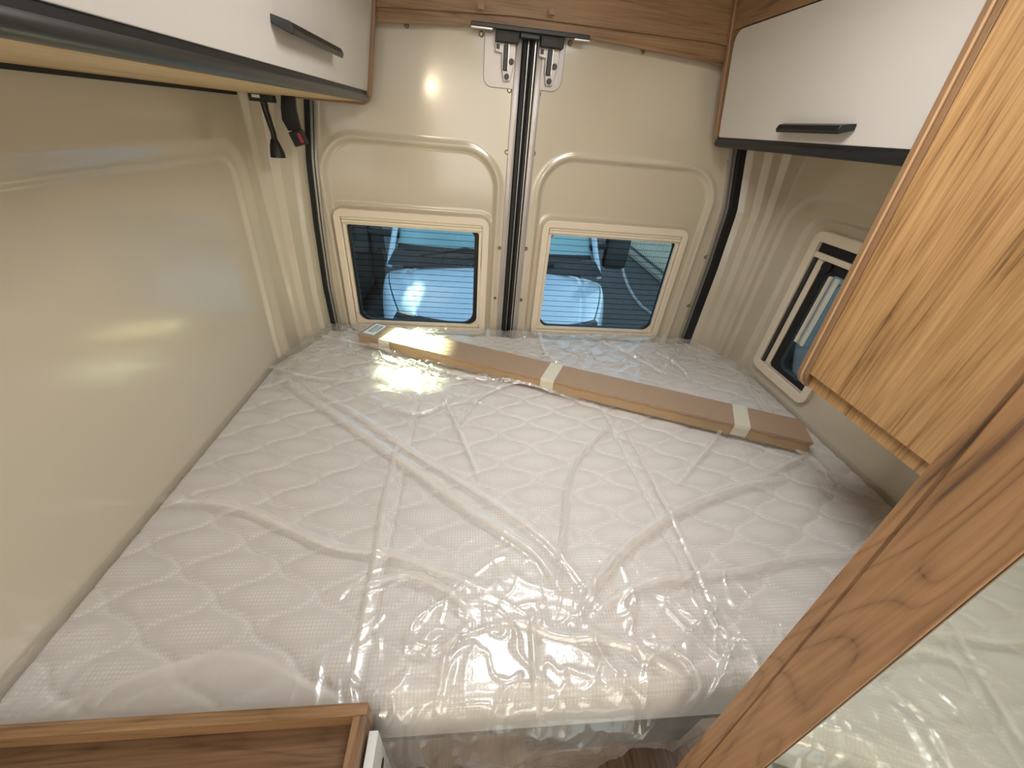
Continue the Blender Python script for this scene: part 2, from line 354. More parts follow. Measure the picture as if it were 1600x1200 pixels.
# ---------------------------------------------------------------- rear doors
GL, GR = .148, .262       # gap between doors (u)
def gapx(z): return .205 + (-.02 * 0) * z
DY = 2.05
def rear_door(name, left, lab, win_lab):
    root = thing(name, (.2 + (-.45 if left else .45), DY, -1.1), lab, kind='structure')
    nx, nz = 230, 330
    z = np.linspace(-1.12, .36, nz); t = np.linspace(0, 1, nx)
    Z, T = np.meshgrid(z, t, indexing='ij')
    if left: x0 = seamL(Z) + .035; x1 = np.full_like(Z, GL)
    else: x0 = np.full_like(Z, GR); x1 = seamR(Z) - .035
    X = x0 + (x1 - x0) * T
    if left: A = (-.700, .112, -1.6, -.098, .17); Wn = (-.676, .076, -1.03, -.392)
    else: A = (.302, 1.200, -1.6, -.098, .17); Wn = (.345, 1.126, -1.02, -.378)
    # the inner side is slightly slanted near the hinge so the arch follows the body curve
    d = sdrr(X, Z, *A)
    Yv = DY + .020 * (1 - sstep(d, -.028, 0)) - .006 * np.exp(-(d / .014) ** 2)
    wd = sdrr(X, Z, *Wn, .05)
    Yv = Yv - .004 * np.exp(-((wd - .012) / .01) ** 2)
    V = np.stack([X, Yv, Z], -1)
    c = (wd[:-1, :-1] > -.02) | (wd[1:, 1:] > -.02)
    obj('door_lining', None, 'cream', root, raw=(V.reshape(-1, 3), grid_faces(nz, nx, c)), smooth='all')
    # ---- window
    wx0, wx1, wz0, wz1 = Wn
    win = thing('window_1' if left else 'window_2', ((wx0 + wx1) / 2, DY, wz0), win_lab, kind='structure')
    win.parent = None
    conv = lambda a, b, dd: (a, dd, b)
    Yf = DY + .002
    fr = MB(); n = 6
    o1 = rrect(wx0, wx1, wz0, wz1, .045, n); i1 = rrect(wx0 + .034, wx1 - .034, wz0 + .036, wz1 - .036, .006, n)
    fr.ring(o1, i1, Yf - .022, Yf + .03, conv)
    obj('window_frame', fr, 'frame', win, smooth=True, bevel=.004)
    i0 = rrect(wx0 + .036, wx1 - .036, wz0 + .038, wz1 - .038, .005, n); i2 = rrect(wx0 + .052, wx1 - .050, wz0 + .052, wz1 - .048, .005, n)
    obj('inner_frame', MB().ring(i0, i2, Yf - .006, Yf + .03, conv), 'frame', win, smooth=True, bevel=.002)
    g = .0  # pleated-blind cassette along the top: three stepped rails
    for k, (za, zb, yo) in enumerate([(-.036, -.049, -.014), (-.050, -.063, -.017), (-.064, -.073, -.008)]):
        obj('blind_cassette_rail', MB().box((wx0 + .037, Yf + yo, wz1 + za), (wx1 - .037, Yf + .03, wz1 + zb)), 'frame', win, bevel=.0015)
    gz0, gz1, gx0, gx1 = wz0 + .05, wz1 - .07, wx0 + .048, wx1 - .046
    o3 = rrect(gx0, gx1, gz0, gz1, .004, n); i3 = rrect(gx0 + (.018 if left else .005), gx1 - (.026 if left else .004), gz0 + .004, gz1 - .004, [.03, .03, .06, .06], n)
    obj('seal', MB().ring(o3, i3, Yf + .012, Yf + .035, conv), 'rubber', win)
    for s_, cx, r_ in ((1, gx0, .05), (-1, gx1, .05)):
        poly = [(cx, gz0), (cx + s_ * r_ * 1.15, gz0)] + [(cx + s_ * r_ * (1 - math.sin(a)) * 1.1, gz0 + r_ * (1 - math.cos(a)) * 1.2) for a in np.linspace(.15, math.pi / 2, 7)]
        obj('corner_bracket', MB().prism(poly, Yf + .002, Yf + .012, 'Y'), 'frame', win)
        obj('top_corner_clip', MB().prism([(cx, gz1), (cx + s_ * .016, gz1), (cx + s_ * .006, gz1 - .012), (cx, gz1 - .03)], Yf + .002, Yf + .010, 'Y'), 'frame', win)
    obj('window_pane', MB().box((gx0, Yf + .022, gz0), (gx1, Yf + .027, gz1)), 'glass', win)
    nw = 16
    for k in range(nw):
        zz = gz0 + .012 + (gz1 - gz0 - .02) * (k + .5) / nw
        obj('heating_wire', MB().box((gx0 + .012, Yf + .0195, zz - .0008), (gx1 - .012, Yf + .0215, zz + .0008)), 'wire', win)
    return root, win
d1, w1 = rear_door('door_1', True, 'left rear door with glossy cream lining and arched recess', 'window in the left rear door showing the bonnet of the parked van')
d2, w2 = rear_door('door_2', False, 'right rear door with glossy cream lining and arched recess', 'window in the right rear door looking onto asphalt and a fence')
for wobj in (w1, w2): pass

# screws on the linings
def screws(root, pts, y=DY):
    for (px, py) in pts:
        c = hy(px, py, y - .004)
        b = MB(); n = 10; r = .0105
        b.add([(c[0] + r * math.cos(2 * math.pi * k / n), y, c[2] + r * math.sin(2 * math.pi * k / n)) for k in range(n)] +
              [(c[0] + r * .6 * math.cos(2 * math.pi * k / n), y - .006, c[2] + r * .6 * math.sin(2 * math.pi * k / n)) for k in range(n)],
              [tuple(range(n, 2 * n))] + [(k, (k + 1) % n, (k + 1) % n + n, k + n) for k in range(n)])
        obj('screw', b, 'screw', root, smooth=True)
screws(d1, [(635, 39), (752, 53), (796, 141), (488, 197), (494, 324), (780, 388), (773, 466), (792, 238), (514, 449)])
screws(d2, [(891, 67), (1005, 80), (842, 147), (834, 240), (822, 389), (814, 469), (1140, 252), (1103, 402), (1076, 478)])

# door gap: grey flanges, black seal and thin bright strips
zt, zb = .33, -1.12
g = thing('door_gap_seal', (.205, DY, zb), 'black rubber seal with thin bright ribs between the two rear doors', 'door seal')
obj('seal_channel', MB().box((.172, DY + .012, zb), (.242, DY + .03, zt)), 'rubber', g)
obj('rubber_lip', MB().box((.178, DY - .012, zb), (.196, DY + .012, zt), .003), 'rubber', g, smooth=True)
obj('rubber_lip', MB().box((.212, DY - .016, zb), (.226, DY + .012, zt), .003), 'rubber', g, smooth=True)
obj('bright_rib', MB().box((.199, DY - .006, zb), (.2015, DY + .012, zt)), 'alu', g)
obj('bright_rib', MB().box((.2265, DY - .012, zb), (.231, DY + .012, zt)), 'alu', g)
obj('door_flange', MB().box((.144, DY - .006, zb), (.174, DY + .014, zt), .002), 'grey_metal', g, smooth=True)
obj('door_flange', MB().box((.238, DY - .008, zb), (.266, DY + .014, zt), .002), 'grey_metal', g, smooth=True)

# hinge-side seals that follow the curve of the body
zs = np.linspace(-1.12, .34, 40)
def side_seal(fn, sgn, lab):
    r = thing('door_side_seal', (float(fn(-1.1)), 2.05, -1.12), lab, 'door seal')
    P = lambda off, y: [(float(fn(z)) + sgn * off, y, z) for z in zs]
    obj('rubber_lip', MB().strip(P(.006, 2.010), (.010, 0, 0), (0, .05, 0)) if sgn > 0 else MB().strip(P(-.001, 1.994), (.016, 0, 0), (0, .06, 0)), 'rubber', r)
    obj('bright_strip', MB().strip(P(.0205, 2.020), (.004, 0, 0), (0, .03, 0)), 'alu', r)
    obj('dark_groove', MB().strip(P(.027, 2.032), (.0022, 0, 0), (0, .02, 0)), 'rubber', r)
    obj('bright_strip', MB().strip(P(.033, 2.026), (.004, 0, 0), (0, .03, 0)), 'alu', r)
    return r
side_seal(seamL, 1, 'curved black and silver seal beside the left rear door')
side_seal(seamR, -1, 'curved black and silver seal beside the right rear door')

# latches at the top of the doors
def latch(dx, lab, flip):
    r = thing('door_latch', (.205 + dx, 2.03, .12), lab, 'latch', 'roller latches at the top of the rear doors')
    cx = .205 + dx
    if not flip: poly = [(a, b) for a, b in rrect(.022, .150, .125, .36, [.01, .002, .035, .002], 6)]
    else: poly = [(a, b) for a, b in rrect(.260, .352, .132, .36, [.002, .01, .002, .04], 6)]
    obj('mounting_plate', MB().prism(poly, 2.042, 2.056, 'Y'), 'grey_metal', r, bevel=.002)
    ox = .0 if not flip else -.012
    obj('housing', MB().box((cx - .042 + ox, 1.985, .266), (cx + .050 + ox, 2.04, .302), .004), 'box_grey', r, smooth=True)
    bx = cx + .004 + ox
    bp = [(bx - .03, .272), (bx + .036, .272), (bx + .038, .225), (bx + .030, .19), (bx + .022, .150), (bx - .006, .148), (bx - .016, .19), (bx - .018, .235), (bx - .046, .240), (bx - .046, .272)]
    obj('bracket', MB().prism(bp, 2.022, 2.042, 'Y'), 'grey_metal', r, bevel=.0015)
    obj('latch_arm', MB().box((bx - .011, 2.006, .182), (bx + .006, 2.024, .262), .002), 'black', r)
    obj('latch_arm_rim', MB().box((bx + .0065, 2.002, .182), (bx + .0095, 2.024, .262)), 'alu', r)
    for sx, sz in ((.022, .212), (.006, .163)):
        obj('bolt', MB().tube([(bx + sx, 2.024, sz), (bx + sx, 2.014, sz)], .0105, 12), 'black', r, smooth=True)
    obj('bolt_hole', MB().box((bx - .041, 2.018, .247), (bx - .028, 2.023, .262)), 'black', r)
latch(-.098, 'roller latch with dark housing at the top of the left rear door', False)
latch(.092, 'roller latch with dark housing at the top of the right rear door', True)
tb = thing('latch_cover_strip', (.2, 2.02, .3), 'black strip under the wooden header between the door latches', 'trim strip')
obj('strip', MB().box((-.03, 1.968, .299), (.43, 1.981, .313), .002), 'black', tb)
obj('gap_cover', MB().box((.160, 1.99, .284), (.238, 2.03, .305), .003), 'black', tb)
obj('bright_edge', MB().box((-.03, 1.968, .2945), (.05, 1.99, .2985)), 'alu', tb)
obj('bright_edge', MB().box((.37, 1.968, .2945), (.43, 1.99, .2985)), 'alu', tb)

# wooden header above the doors: upper face and a curved lower lip
def header():
    r = thing('wooden_header', (.28, 1.96, .28), 'arched walnut header board above the rear doors', 'header board')
    xs = np.linspace(-.60, 1.16, 30)
    for nm, zlo, zhi, y, mt in (('lip', [.240, .279, .313, .313, .28, .225], [.29, .319, .340, .340, .338, .32], 1.985, 'wood_x'),):
        lo = np.interp(xs, [-.6, -.37, .12, .30, .957, 1.16], zlo); hi = np.interp(xs, [-.6, -.37, .12, .30, .934, 1.16], zhi)
        b = MB()
        for i in range(len(xs) - 1):
            x0, x1 = xs[i], xs[i + 1]
            b.hexa([(x0, y, lo[i]), (x1, y, lo[i + 1]), (x1, y + .018, lo[i + 1]), (x0, y + .018, lo[i])], [(x0, y, hi[i]), (x1, y, hi[i + 1]), (x1, y + .018, hi[i + 1]), (x0, y + .018, hi[i])])
        obj('lip', b, mt, r)
        b = MB()
        for i in range(len(xs) - 1):
            x0, x1 = xs[i], xs[i + 1]
            b.hexa([(x0, y - .02, hi[i] + .0), (x1, y - .02, hi[i + 1]), (x1, y + .03, hi[i + 1]), (x0, y + .03, hi[i])], [(x0, y - .02, ZT), (x1, y - .02, ZT), (x1, y + .03, ZT), (x0, y + .03, ZT)])
        obj('face_board', b, 'wood_x', r)
    b = MB()
    for px, py in ((752, 8), (863, 16)):
        c = hy(px, py, 1.92); obj('plug', MB().box((c[0] - .012, 1.921, c[2] - .010), (c[0] + .012, 1.926, c[2] + .010)), 'wood_y', r)
header()

# ---------------------------------------------------------------- overhead lockers
def locker(left):
    yn = .15 if left else .955; ye = 1.94
    if left:
        r = thing('overhead_locker', (-.65, .7, .02), 'long white-fronted overhead locker above the recessed wall panel', 'locker')
        xb, zb_, xt, ztp, s, xw = -.431, .064, -.352, ZT - .002, 1, -.90
    else:
        r = thing('overhead_locker', (1.25, 1.2, .02), 'white-fronted overhead locker beside the tall walnut cupboard', 'locker')
        xb, zb_, xt, ztp, s, xw = 1.053, .030, .985, .372, -1, 1.50
    th = .022
    k = (xt - xb) / (ztp - zb_)
    # door panel with rounded top rear corner
    door = MB()
    if left: pl = rrect(yn, ye - .002, zb_, ztp, .006, 3)
    else: pl = rrect(yn, ye - .014, zb_, ztp, [.05, .006, .006, .008], 7)
    n = len(pl)
    fx = lambda z: xb + k * (z - zb_)
    door.add([(fx(b), a, b) for a, b in pl] + [(fx(b) - s * th, a, b) for a, b in pl], [tuple(range(n)), tuple(range(2 * n - 1, n - 1, -1))] + [(i, i + n, (i + 1) % n + n, (i + 1) % n) for i in range(n)])
    dr = obj('door', door, 'white_door', r, bevel=.0015)
    # handle: wedge-shaped bar
    if left: y0, y1, hzz = 1.085, 1.49, .137
    else: y0, y1, hzz = 1.205, 1.515, .072
    x_ = fx(hzz); hb = MB(); o = s
    sec = [(0, 0.009), (.030, .003), (.036, -.009), (.031, -.019), (.006, -.009), (0, -.006)]
    A = [(x_ + o * a, y0 + (.0 if a < .02 else .02), hzz + b_) for a, b_ in sec]; B = [(x_ + o * a, y1 - (.0 if a < .02 else .02), hzz + b_) for a, b_ in sec]
    m_ = len(sec); hb.add(A + B, [tuple(range(m_)), tuple(range(2 * m_ - 1, m_ - 1, -1))] + [(i, i + m_, (i + 1) % m_ + m_, (i + 1) % m_) for i in range(m_)])
    obj('handle', hb, 'handle', dr, label='black wedge-shaped pull handle', bevel=.0015)
    # end panel (rear) with thick rounded edging
    zlow = .018 if left else .012
    ex = .012
    if left:
        pl = [(xw, zlow)] + [(xb + ex - .05 + .045 * math.sin(a) + .005, zlow + .04 - .04 * math.cos(a)) for a in np.linspace(0, math.pi / 2, 8)] + [(fx(ztp) + ex, ztp), (xw, ztp)]
        xcor = xb
    else:
        pl = [(xw, zlow)] + [(xb - ex + .05 - .045 * math.sin(a) - .005, zlow + .04 - .04 * math.cos(a)) for a in np.linspace(0, math.pi / 2, 8)] + [(fx(ZT) - ex, ZT), (xw, ZT)]
    obj('end_panel', MB().prism(pl, ye, ye + .024, 'Y'), 'wood_edge', r, bevel=.004)
    # rail under the door: black shadow gap and rounded profile
    if left:
        obj('shadow_gap', MB().box((xb - .03, yn, .052), (xb - .004, ye, .066)), 'black', r)
        sec = [(-.430, .052), (-.427, .046), (-.4275, .040), (-.431, .034), (-.437, .0305), (-.446, .0290), (-.452, .029), (-.452, .054)]
        obj('rail', MB().prism(sec, yn, ye, 'Y'), 'rail', r, smooth=True)
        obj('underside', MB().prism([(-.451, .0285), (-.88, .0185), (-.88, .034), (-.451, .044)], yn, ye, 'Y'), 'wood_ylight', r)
        obj('rear_dark_strip', MB().box((-.880, yn, .009), (-.868, ye - .12, .0185)), 'black', r, label='dark strip along the wall')  # thin black strip where locker and wall meet
    else:
        obj('shadow_gap', MB().box((xb + .004, yn, .022), (xb + .03, ye, .034)), 'black', r)
        sec = [(1.054, .022), (1.051, .015), (1.052, .004), (1.058, -.003), (1.074, -.006), (1.074, .022)]
        obj('rail', MB().prism(sec, yn, ye, 'Y'), 'black', r, smooth=True)
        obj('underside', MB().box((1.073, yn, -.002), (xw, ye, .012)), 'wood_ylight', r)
        obj('top_fascia', MB().add([(fx(.374), yn, .376), (fx(.374), ye, .376), (fx(ZT), ye, ZT - .002), (fx(ZT), yn, ZT - .002)] + [(fx(.374) + .03, yn, .376), (fx(.374) + .03, ye, .376), (fx(ZT) + .03, ye, ZT - .002), (fx(ZT) + .03, yn, ZT - .002)],
            [(0, 1, 2, 3), (7, 6, 5, 4), (0, 4, 5, 1), (1, 5, 6, 2), (2, 6, 7, 3), (3, 7, 4, 0)]), 'wood_y', r)
        # wood showing around the rounded corner
        pl = [(ye - .016, zb_), (ye, zb_), (ye, ztp + .006), (ye - .10, ztp + .006), (ye - .10, ztp - .0)] + [(ye - .014 - .05 + .05 * math.sin(a), ztp - .05 + .05 * math.cos(a)) for a in np.linspace(0, math.pi / 2, 7)]
        b = MB(); n = len(pl); b.add([(fx(bb) + .012, a, bb) for a, bb in pl] + [(fx(bb) + .03, a, bb) for a, bb in pl], [tuple(range(n)), tuple(range(2 * n - 1, n - 1, -1))] + [(i, i + n, (i + 1) % n + n, (i + 1) % n) for i in range(n)])
        obj('corner_infill', b, 'wood_edge', r)
    return r
locker(True); locker(False)

# reading lamp under the left locker
rl = thing('reading_lamp', (-.84, 1.95, -.2), 'black gooseneck reading lamp hanging under the overhead locker', 'lamp')
a0 = hy(412, 156, 1.79); pts = [hy(*p, 1.79) for p in ((411, 155), (415, 172), (421, 190), (427, 208), (429, 220))]
c = hy(412, 152, 1.79)
obj('mount', MB().box((c[0] - .045, 1.77, c[2] - .014), (c[0] + .035, 1.81, .018), .003), 'black', rl)
obj('switch', MB().box((c[0] - .030, 1.766, c[2] - .003), (c[0] - .004, 1.771, c[2] + .006)), 'white_plastic', rl, label='small white switch')
obj('gooseneck', MB().tube(pts, [.012, .011, .010, .0095, .010], 12), 'black', rl, smooth=True)
h = [hy(*p, 1.79) for p in ((428, 217), (430, 226), (433, 237), (435, 246))]
obj('lamp_head', MB().tube(h, [.011, .018, .0245, .0265], 16), 'black', rl, smooth=True)
obj('lens', MB().tube([h[3] + np.array([0, 0, .002]), h[3] - np.array([0, 0, .002])], .022, 14), 'white_plastic', rl)
# seat belt buckle
sb = thing('seat_belt_buckle', (-.74, 1.93, -.16), 'black seat belt buckle with red button hanging from its webbing', 'seat belt')
q = [hy(*p, 1.88) for p in ((450, 148), (451, 170), (454, 188), (461, 205))]
wb = MB()
wd_ = [.024, .027, .030, .024]
for i in range(3):
    a, b = q[i], q[i + 1]
    wb.hexa([(a[0] - wd_[i], 1.875, a[2]), (a[0] + wd_[i], 1.875, a[2]), (a[0] + wd_[i], 1.89, a[2]), (a[0] - wd_[i], 1.89, a[2])],
            [(b[0] - wd_[i + 1], 1.875, b[2]), (b[0] + wd_[i + 1], 1.875, b[2]), (b[0] + wd_[i + 1], 1.89, b[2]), (b[0] - wd_[i + 1], 1.89, b[2])])
obj('webbing', wb, 'black', sb)
e0, e1 = hy(461, 204, 1.87), hy(472, 227, 1.87); dd = (e1 - e0); dd /= np.linalg.norm(dd); pp = np.array([dd[2], 0, -dd[0]])
if pp[0] < 0: pp = -pp
def obox(a, b, hw, y0, y1): return MB().hexa([tuple(a - pp * hw)[:1] + (y0,) + tuple(a - pp * hw)[2:], (a + pp * hw)[[0]].tolist() + [y0] + [(a + pp * hw)[2]], (a + pp * hw)[[0]].tolist() + [y1] + [(a + pp * hw)[2]], (a - pp * hw)[[0]].tolist() + [y1] + [(a - pp * hw)[2]]],
    [[(b - pp * hw)[0], y0, (b - pp * hw)[2]], [(b + pp * hw)[0], y0, (b + pp * hw)[2]], [(b + pp * hw)[0], y1, (b + pp * hw)[2]], [(b - pp * hw)[0], y1, (b - pp * hw)[2]]])
bk = obj('buckle', obox(e0, e1, .024, 1.855, 1.89), 'black', sb, bevel=.003)
obj('red_button', obox(e0 + dd * .012 + pp * .014, e0 + dd * .045 + pp * .014, .006, 1.850, 1.856), 'red', bk, label='red release button')

# ---------------------------------------------------------------- side window
sw = thing('window_3', (1.5, 1.3, -.95), 'side window partly hidden behind the tall walnut cupboard', kind='structure')
cv = lambda a, b, d: (d, a, b)
y0, y1, z0, z1 = 1.27, 1.655, -.945, -.262
X3 = 1.506
obj('window_frame', MB().ring(rrect(y0, y1, z0, z1, .045), rrect(y0 + .04, y1 - .040, z0 + .045, z1 - .045, .006), X3 - .024, X3 + .02, cv), 'frame', sw, smooth=True, bevel=.004)
obj('blind_slot', MB().box((X3 - .004, y0 + .04, z1 - .085), (X3 + .02, y1 - .04, z1 - .045)), 'rubber', sw)
obj('blind_cassette_rail', MB().box((X3 - .016, y0 + .04, z1 - .108), (X3 + .02, y1 - .04, z1 - .085), .002), 'frame', sw)
obj('guide_rail', MB().box((X3 - .012, y1 - .055, z0 + .045), (X3 + .02, y1 - .040, z1 - .11), .002), 'box_grey', sw)
obj('guide_rail', MB().box((X3 - .002, y1 - .088, z0 + .045), (X3 + .03, y1 - .058, z1 - .11), .002), 'frame', sw)
obj('seal', MB().ring(rrect(y0 + .04, y1 - .088, z0 + .045, z1 - .11, .02), rrect(y0 + .08, y1 - .135, z0 + .07, z1 - .15, .04), X3 + .004, X3 + .03, cv), 'rubber', sw)
obj('window_pane', MB().box((X3 + .02, y0 + .06, z0 + .06), (X3 + .026, y1 - .1, z1 - .12)), 'glass', sw)
for k in range(3):
    yy = y1 - .150 - .02 * k; obj('blind_track', MB().box((X3 + .006, yy - .007, z0 + .21), (X3 + .016, yy + .006, z1 - .16), .002), ('frame', 'alu', 'frame')[k], sw)
obj('window_stay', MB().tube([(X3 - .006, y1 - .12, z1 - .13), (X3 + .008, y1 - .12, z1 - .13)], .026, 16), 'rubber', sw, smooth=True)
# screws of side pillars
for nm, (px, py), pl_ in (('L', (469, 318), 1.96), ('R', (1148, 361), 1.965), ('R2', (1091, 512), 1.975)):
    pass

# ---------------------------------------------------------------- mattress
YF = .292
def y_rear(x): return np.interp(x, [-.906, -.80, -.765, 1.31, 1.33, 1.505], [1.60, 1.84, 1.985, 1.985, 1.95, 1.60])
def quilt(x, y):
    u = x / .24 + y / .152; v = x / .24 - y / .152
    u2 = u + .055 * np.sin(2 * np.pi * v); v2 = v + .055 * np.sin(2 * np.pi * u)
    du = np.abs(u2 - np.round(u2)); dv = np.abs(v2 - np.round(v2))
    g = lambda d: np.exp(-(d / .055) ** 2)
    puff = np.clip(np.sin(np.pi * (u2 % 1)) * np.sin(np.pi * (v2 % 1)), 0, 1) ** .5
    return .0080 * puff - .0040 * np.maximum(g(du), .75 * g(dv))
def build_mattress():
    nx, ny = 520, 380
    x = np.linspace(-.903, 1.503, nx); t = np.linspace(0, 1, ny)
    X, T = np.meshgrid(x, t, indexing='ij'); Y = YF + (y_rear(X) - .006 - YF) * T
    side = np.minimum(X + .903, 1.503 - X) * 3.5; edge = np.minimum(Y - YF, np.minimum(side, (y_rear(X) - Y) * 2))
    r = .045; e = np.clip(edge / r, 0, 1)
    Z = -1.012 + quilt(X, Y) * sstep(edge, .0, .05) - r * np.clip(np.where(side < Y - YF, .3, 1), 0, 1) * (1 - np.sqrt(1 - (1 - e) ** 2))
    for xa, ya, xb, yb in ((-.216, .30, -.22, 1.5), (.63, .30, .585, 1.35)):   # folds in the cover
        xl = xa + (xb - xa) * (Y - ya) / (yb - ya); Z = Z - .006 * np.exp(-((X - xl) / .009) ** 2)
    V = np.stack([X, Y, Z], -1).reshape(-1, 3); Fc = grid_faces(nx, ny)
    # skirt
    idx = np.arange(nx * ny).reshape(nx, ny)
    loop = np.r_[idx[:, 0], idx[-1, 1:], idx[-2::-1, -1], idx[0, -2:0:-1]]
    b0 = V[loop].copy(); b0[:, 2] = -1.185; o = len(V); V = np.vstack([V, b0]); m = len(loop)
    sk = np.array([[loop[i], loop[(i + 1) % m], o + (i + 1) % m, o + i] for i in range(m)])
    f = Fc.tolist() + sk.tolist() + [list(range(o, o + m))]
    obj('mattress', None, 'mattress', raw=(V, f), smooth='all', label='white quilted mattress filling the rear of the van, wrapped in clear plastic', cat='mattress')
build_mattress()

# ---------------------------------------------------------------- plastic wrap
def seg_dist(x, y, a, b):
    ax, ay = a; bx, by = b; L = (bx - ax) ** 2 + (by - ay) ** 2
    t = np.clip(((x - ax) * (bx - ax) + (y - ay) * (by - ay)) / L, 0, 1)
    dx = x - ax - t * (bx - ax); dy = y - ay - t * (by - ay)
    sg = np.sign((bx - ax) * dy - (by - ay) * dx)
    return np.hypot(dx, dy), sg, t
def vnoise(x, y, seed):
    rg = np.random.default_rng(seed); G = rg.random((128, 128))
    xi = np.floor(x).astype(int); yi = np.floor(y).astype(int); fx = x - xi; fy = y - yi
    fx = fx * fx * (3 - 2 * fx); fy = fy * fy * (3 - 2 * fy)
    g = lambda a, b: G[a % 128, b % 128]
    return (g(xi, yi) * (1 - fx) + g(xi + 1, yi) * fx) * (1 - fy) + (g(xi, yi + 1) * (1 - fx) + g(xi + 1, yi + 1) * fx) * fy
def ridged(x, y, sc, seed, ang=0., st=1.):
    c, s = math.cos(ang), math.sin(ang); u = (x * c + y * s) * sc; v = (-x * s + y * c) * sc * st
    wx = vnoise(u * .7 + 9, v * .7, seed + 1) * 1.6; wy = vnoise(u * .7, v * .7 + 5, seed + 2) * 1.6
    return 1 - np.abs(2 * vnoise(u + wx, v + wy, seed) - 1)
FOLDS = [  # pixel polylines laid on the bed plane: (points, half width, height)
    ([(440, 592), (540, 665), (640, 735), (735, 805), (830, 868), (868, 925)], .020, .016),
    ([(468, 598), (560, 655), (650, 715), (745, 775), (850, 850), (935, 955)], .018, .013),
    ([(958, 660), (905, 715), (885, 760), (880, 820), (868, 920)], .016, .014),
    ([(690, 620), (718, 680), (747, 750)], .010, .010),
    ([(1225, 748), (1150, 765), (1060, 800), (985, 850), (930, 910), (905, 960)], .022, .018),
    ([(232, 786), (330, 790), (400, 806), (470, 838), (530, 862), (610, 872), (700, 905), (745, 925)], .018, .012),
    ([(1390, 868), (1250, 872), (1150, 895), (1040, 905), (980, 925), (930, 960)], .018, .012),
    ([(970, 665), (1010, 740), (1050, 820), (1100, 930), (1150, 1045)], .012, .006),
    ([(622, 690), (600, 790), (588, 870), (565, 990), (548, 1085)], .014, .009),
    ([(828, 960), (832, 1040), (836, 1110)], .012, .012),
    ([(1150, 590), (1190, 640), (1235, 700), (1310, 760), (1372, 790)], .030, .010),
    ([(840, 520), (850, 560), (900, 590)], .016, .012),
    ([(900, 525), (980, 560), (1035, 590)], .014, .014),
    ([(1020, 555), (1060, 580), (1075, 600)], .014, .012),
    ([(505, 535), (600, 555), (700, 590), (820, 605), (930, 640)], .020, .014),
    ([(800, 975), (870, 1000), (960, 1010), (1010, 1030), (1060, 1060)], .014, .016),
    ([(560, 925), (640, 905), (700, 930), (730, 960)], .014, .012),
    ([(700, 690), (760, 620), (820, 600)], .012, .010),
    ([(1060, 760), (1110, 700), (1130, 670)], .012, .008),
    ([(1200, 745), (1260, 720), (1300, 770)], .014, .010),
    ([(600, 640), (660, 650), (720, 620)], .012, .012),
    ([(1010, 1010), (1060, 1030), (1090, 1075), (1075, 1100)], .010, .014),
    ([(690, 1090), (700, 1020), (730, 985)], .010, .010),
    ([(380, 560), (460, 590), (540, 600)], .015, .010),
]
def plastic_h(X, Y):
    H = np.full_like(X, .012)
    H += .004 * vnoise(X * 5, Y * 5, 3)
    LY = np.zeros_like(X)
    for pts, w_, h_ in FOLDS:
        P = [hz(*p, -1)[:2] for p in pts]
        Q = [P[0]] + P + [P[-1]]; P2 = []
        for i in range(1, len(Q) - 2):
            for t_ in (0, .25, .5, .75):
                p0_, p1_, p2_, p3_ = Q[i - 1], Q[i], Q[i + 1], Q[i + 2]
                P2.append(.5 * (2 * p1_ + (p2_ - p0_) * t_ + (2 * p0_ - 5 * p1_ + 4 * p2_ - p3_) * t_ ** 2 + (3 * p1_ - p0_ - 3 * p2_ + p3_) * t_ ** 3))
        P = P2 + [P[-1]]; n = len(P); best = np.full_like(X, 9.); sg = np.zeros_like(X); tt = np.zeros_like(X)
        for i in range(n - 1):
            d, s_, t = seg_dist(X, Y, P[i], P[i + 1]); k = d < best; best = np.where(k, d, best); sg = np.where(k, s_, sg); tt = np.where(k, (i + t) / (n - 1), tt)
        fade = np.sin(np.pi * np.clip(tt * .9 + .05, 0, 1)) ** .5
        # asymmetrical fold: steep on one side
        wd = np.where(sg > 0, w_, w_ * .35)
        H += h_ * .8 * fade * np.exp(-(best / wd) ** 1.6)
        LY = np.maximum(LY, fade * (.75 + .25 * vnoise(X * 6, Y * 6, 51)) * (1 - sstep(best * np.where(sg > 0, 1, 2.2), w_ * .75, w_ * 1.15)))
    # crumpled zones: near the front edge, at the rear behind and before the box, and on the far right
    front = np.exp(-((Y - .30) / .22) ** 2) * sstep(X, -.45, -.1) * (1 - sstep(X, .65, 1.0))
    rear = sstep(Y, 1.35, 1.75)
    mid = np.exp(-(((X + .1) / .45) ** 2 + ((Y - 1.45) / .22) ** 2))
    rt = np.exp(-(((X - 1.15) / .25) ** 2 + ((Y - .95) / .25) ** 2))
    c1 = np.maximum(0, ridged(X, Y, 7.5, 11, .5, 1.8) - .80) / .20; c2 = np.maximum(0, ridged(X, Y, 9, 23, -.6, 1.6) - .82) / .18
    c3 = np.maximum(0, ridged(X, Y, 17, 31, 1.0, 1.5) - .78) / .22
    A = .12 + .95 * front + .8 * rear + .7 * mid + .5 * rt
    H += np.clip(A, 0, 1.2) * (.009 * c1 + .008 * c2 + .0045 * c3)
    H += rear * .02 * vnoise(X * 4, Y * 4, 77)
    cloud = sstep(vnoise(X * 3.1 + 4, Y * 3.1, 91), .45, .85)
    LY = np.maximum(LY, .7 * (1 - sstep(Y - .30 - .10 * sstep(X, -.9, -.5) * (1 - sstep(X, -.5, -.18)), 0, .012)) * (1 - sstep(X, -.24, -.16)))
    LY = np.clip(LY + .30 * cloud * np.clip(A, .25, 1) + .35 * rear, 0, 1)
    return H, LY
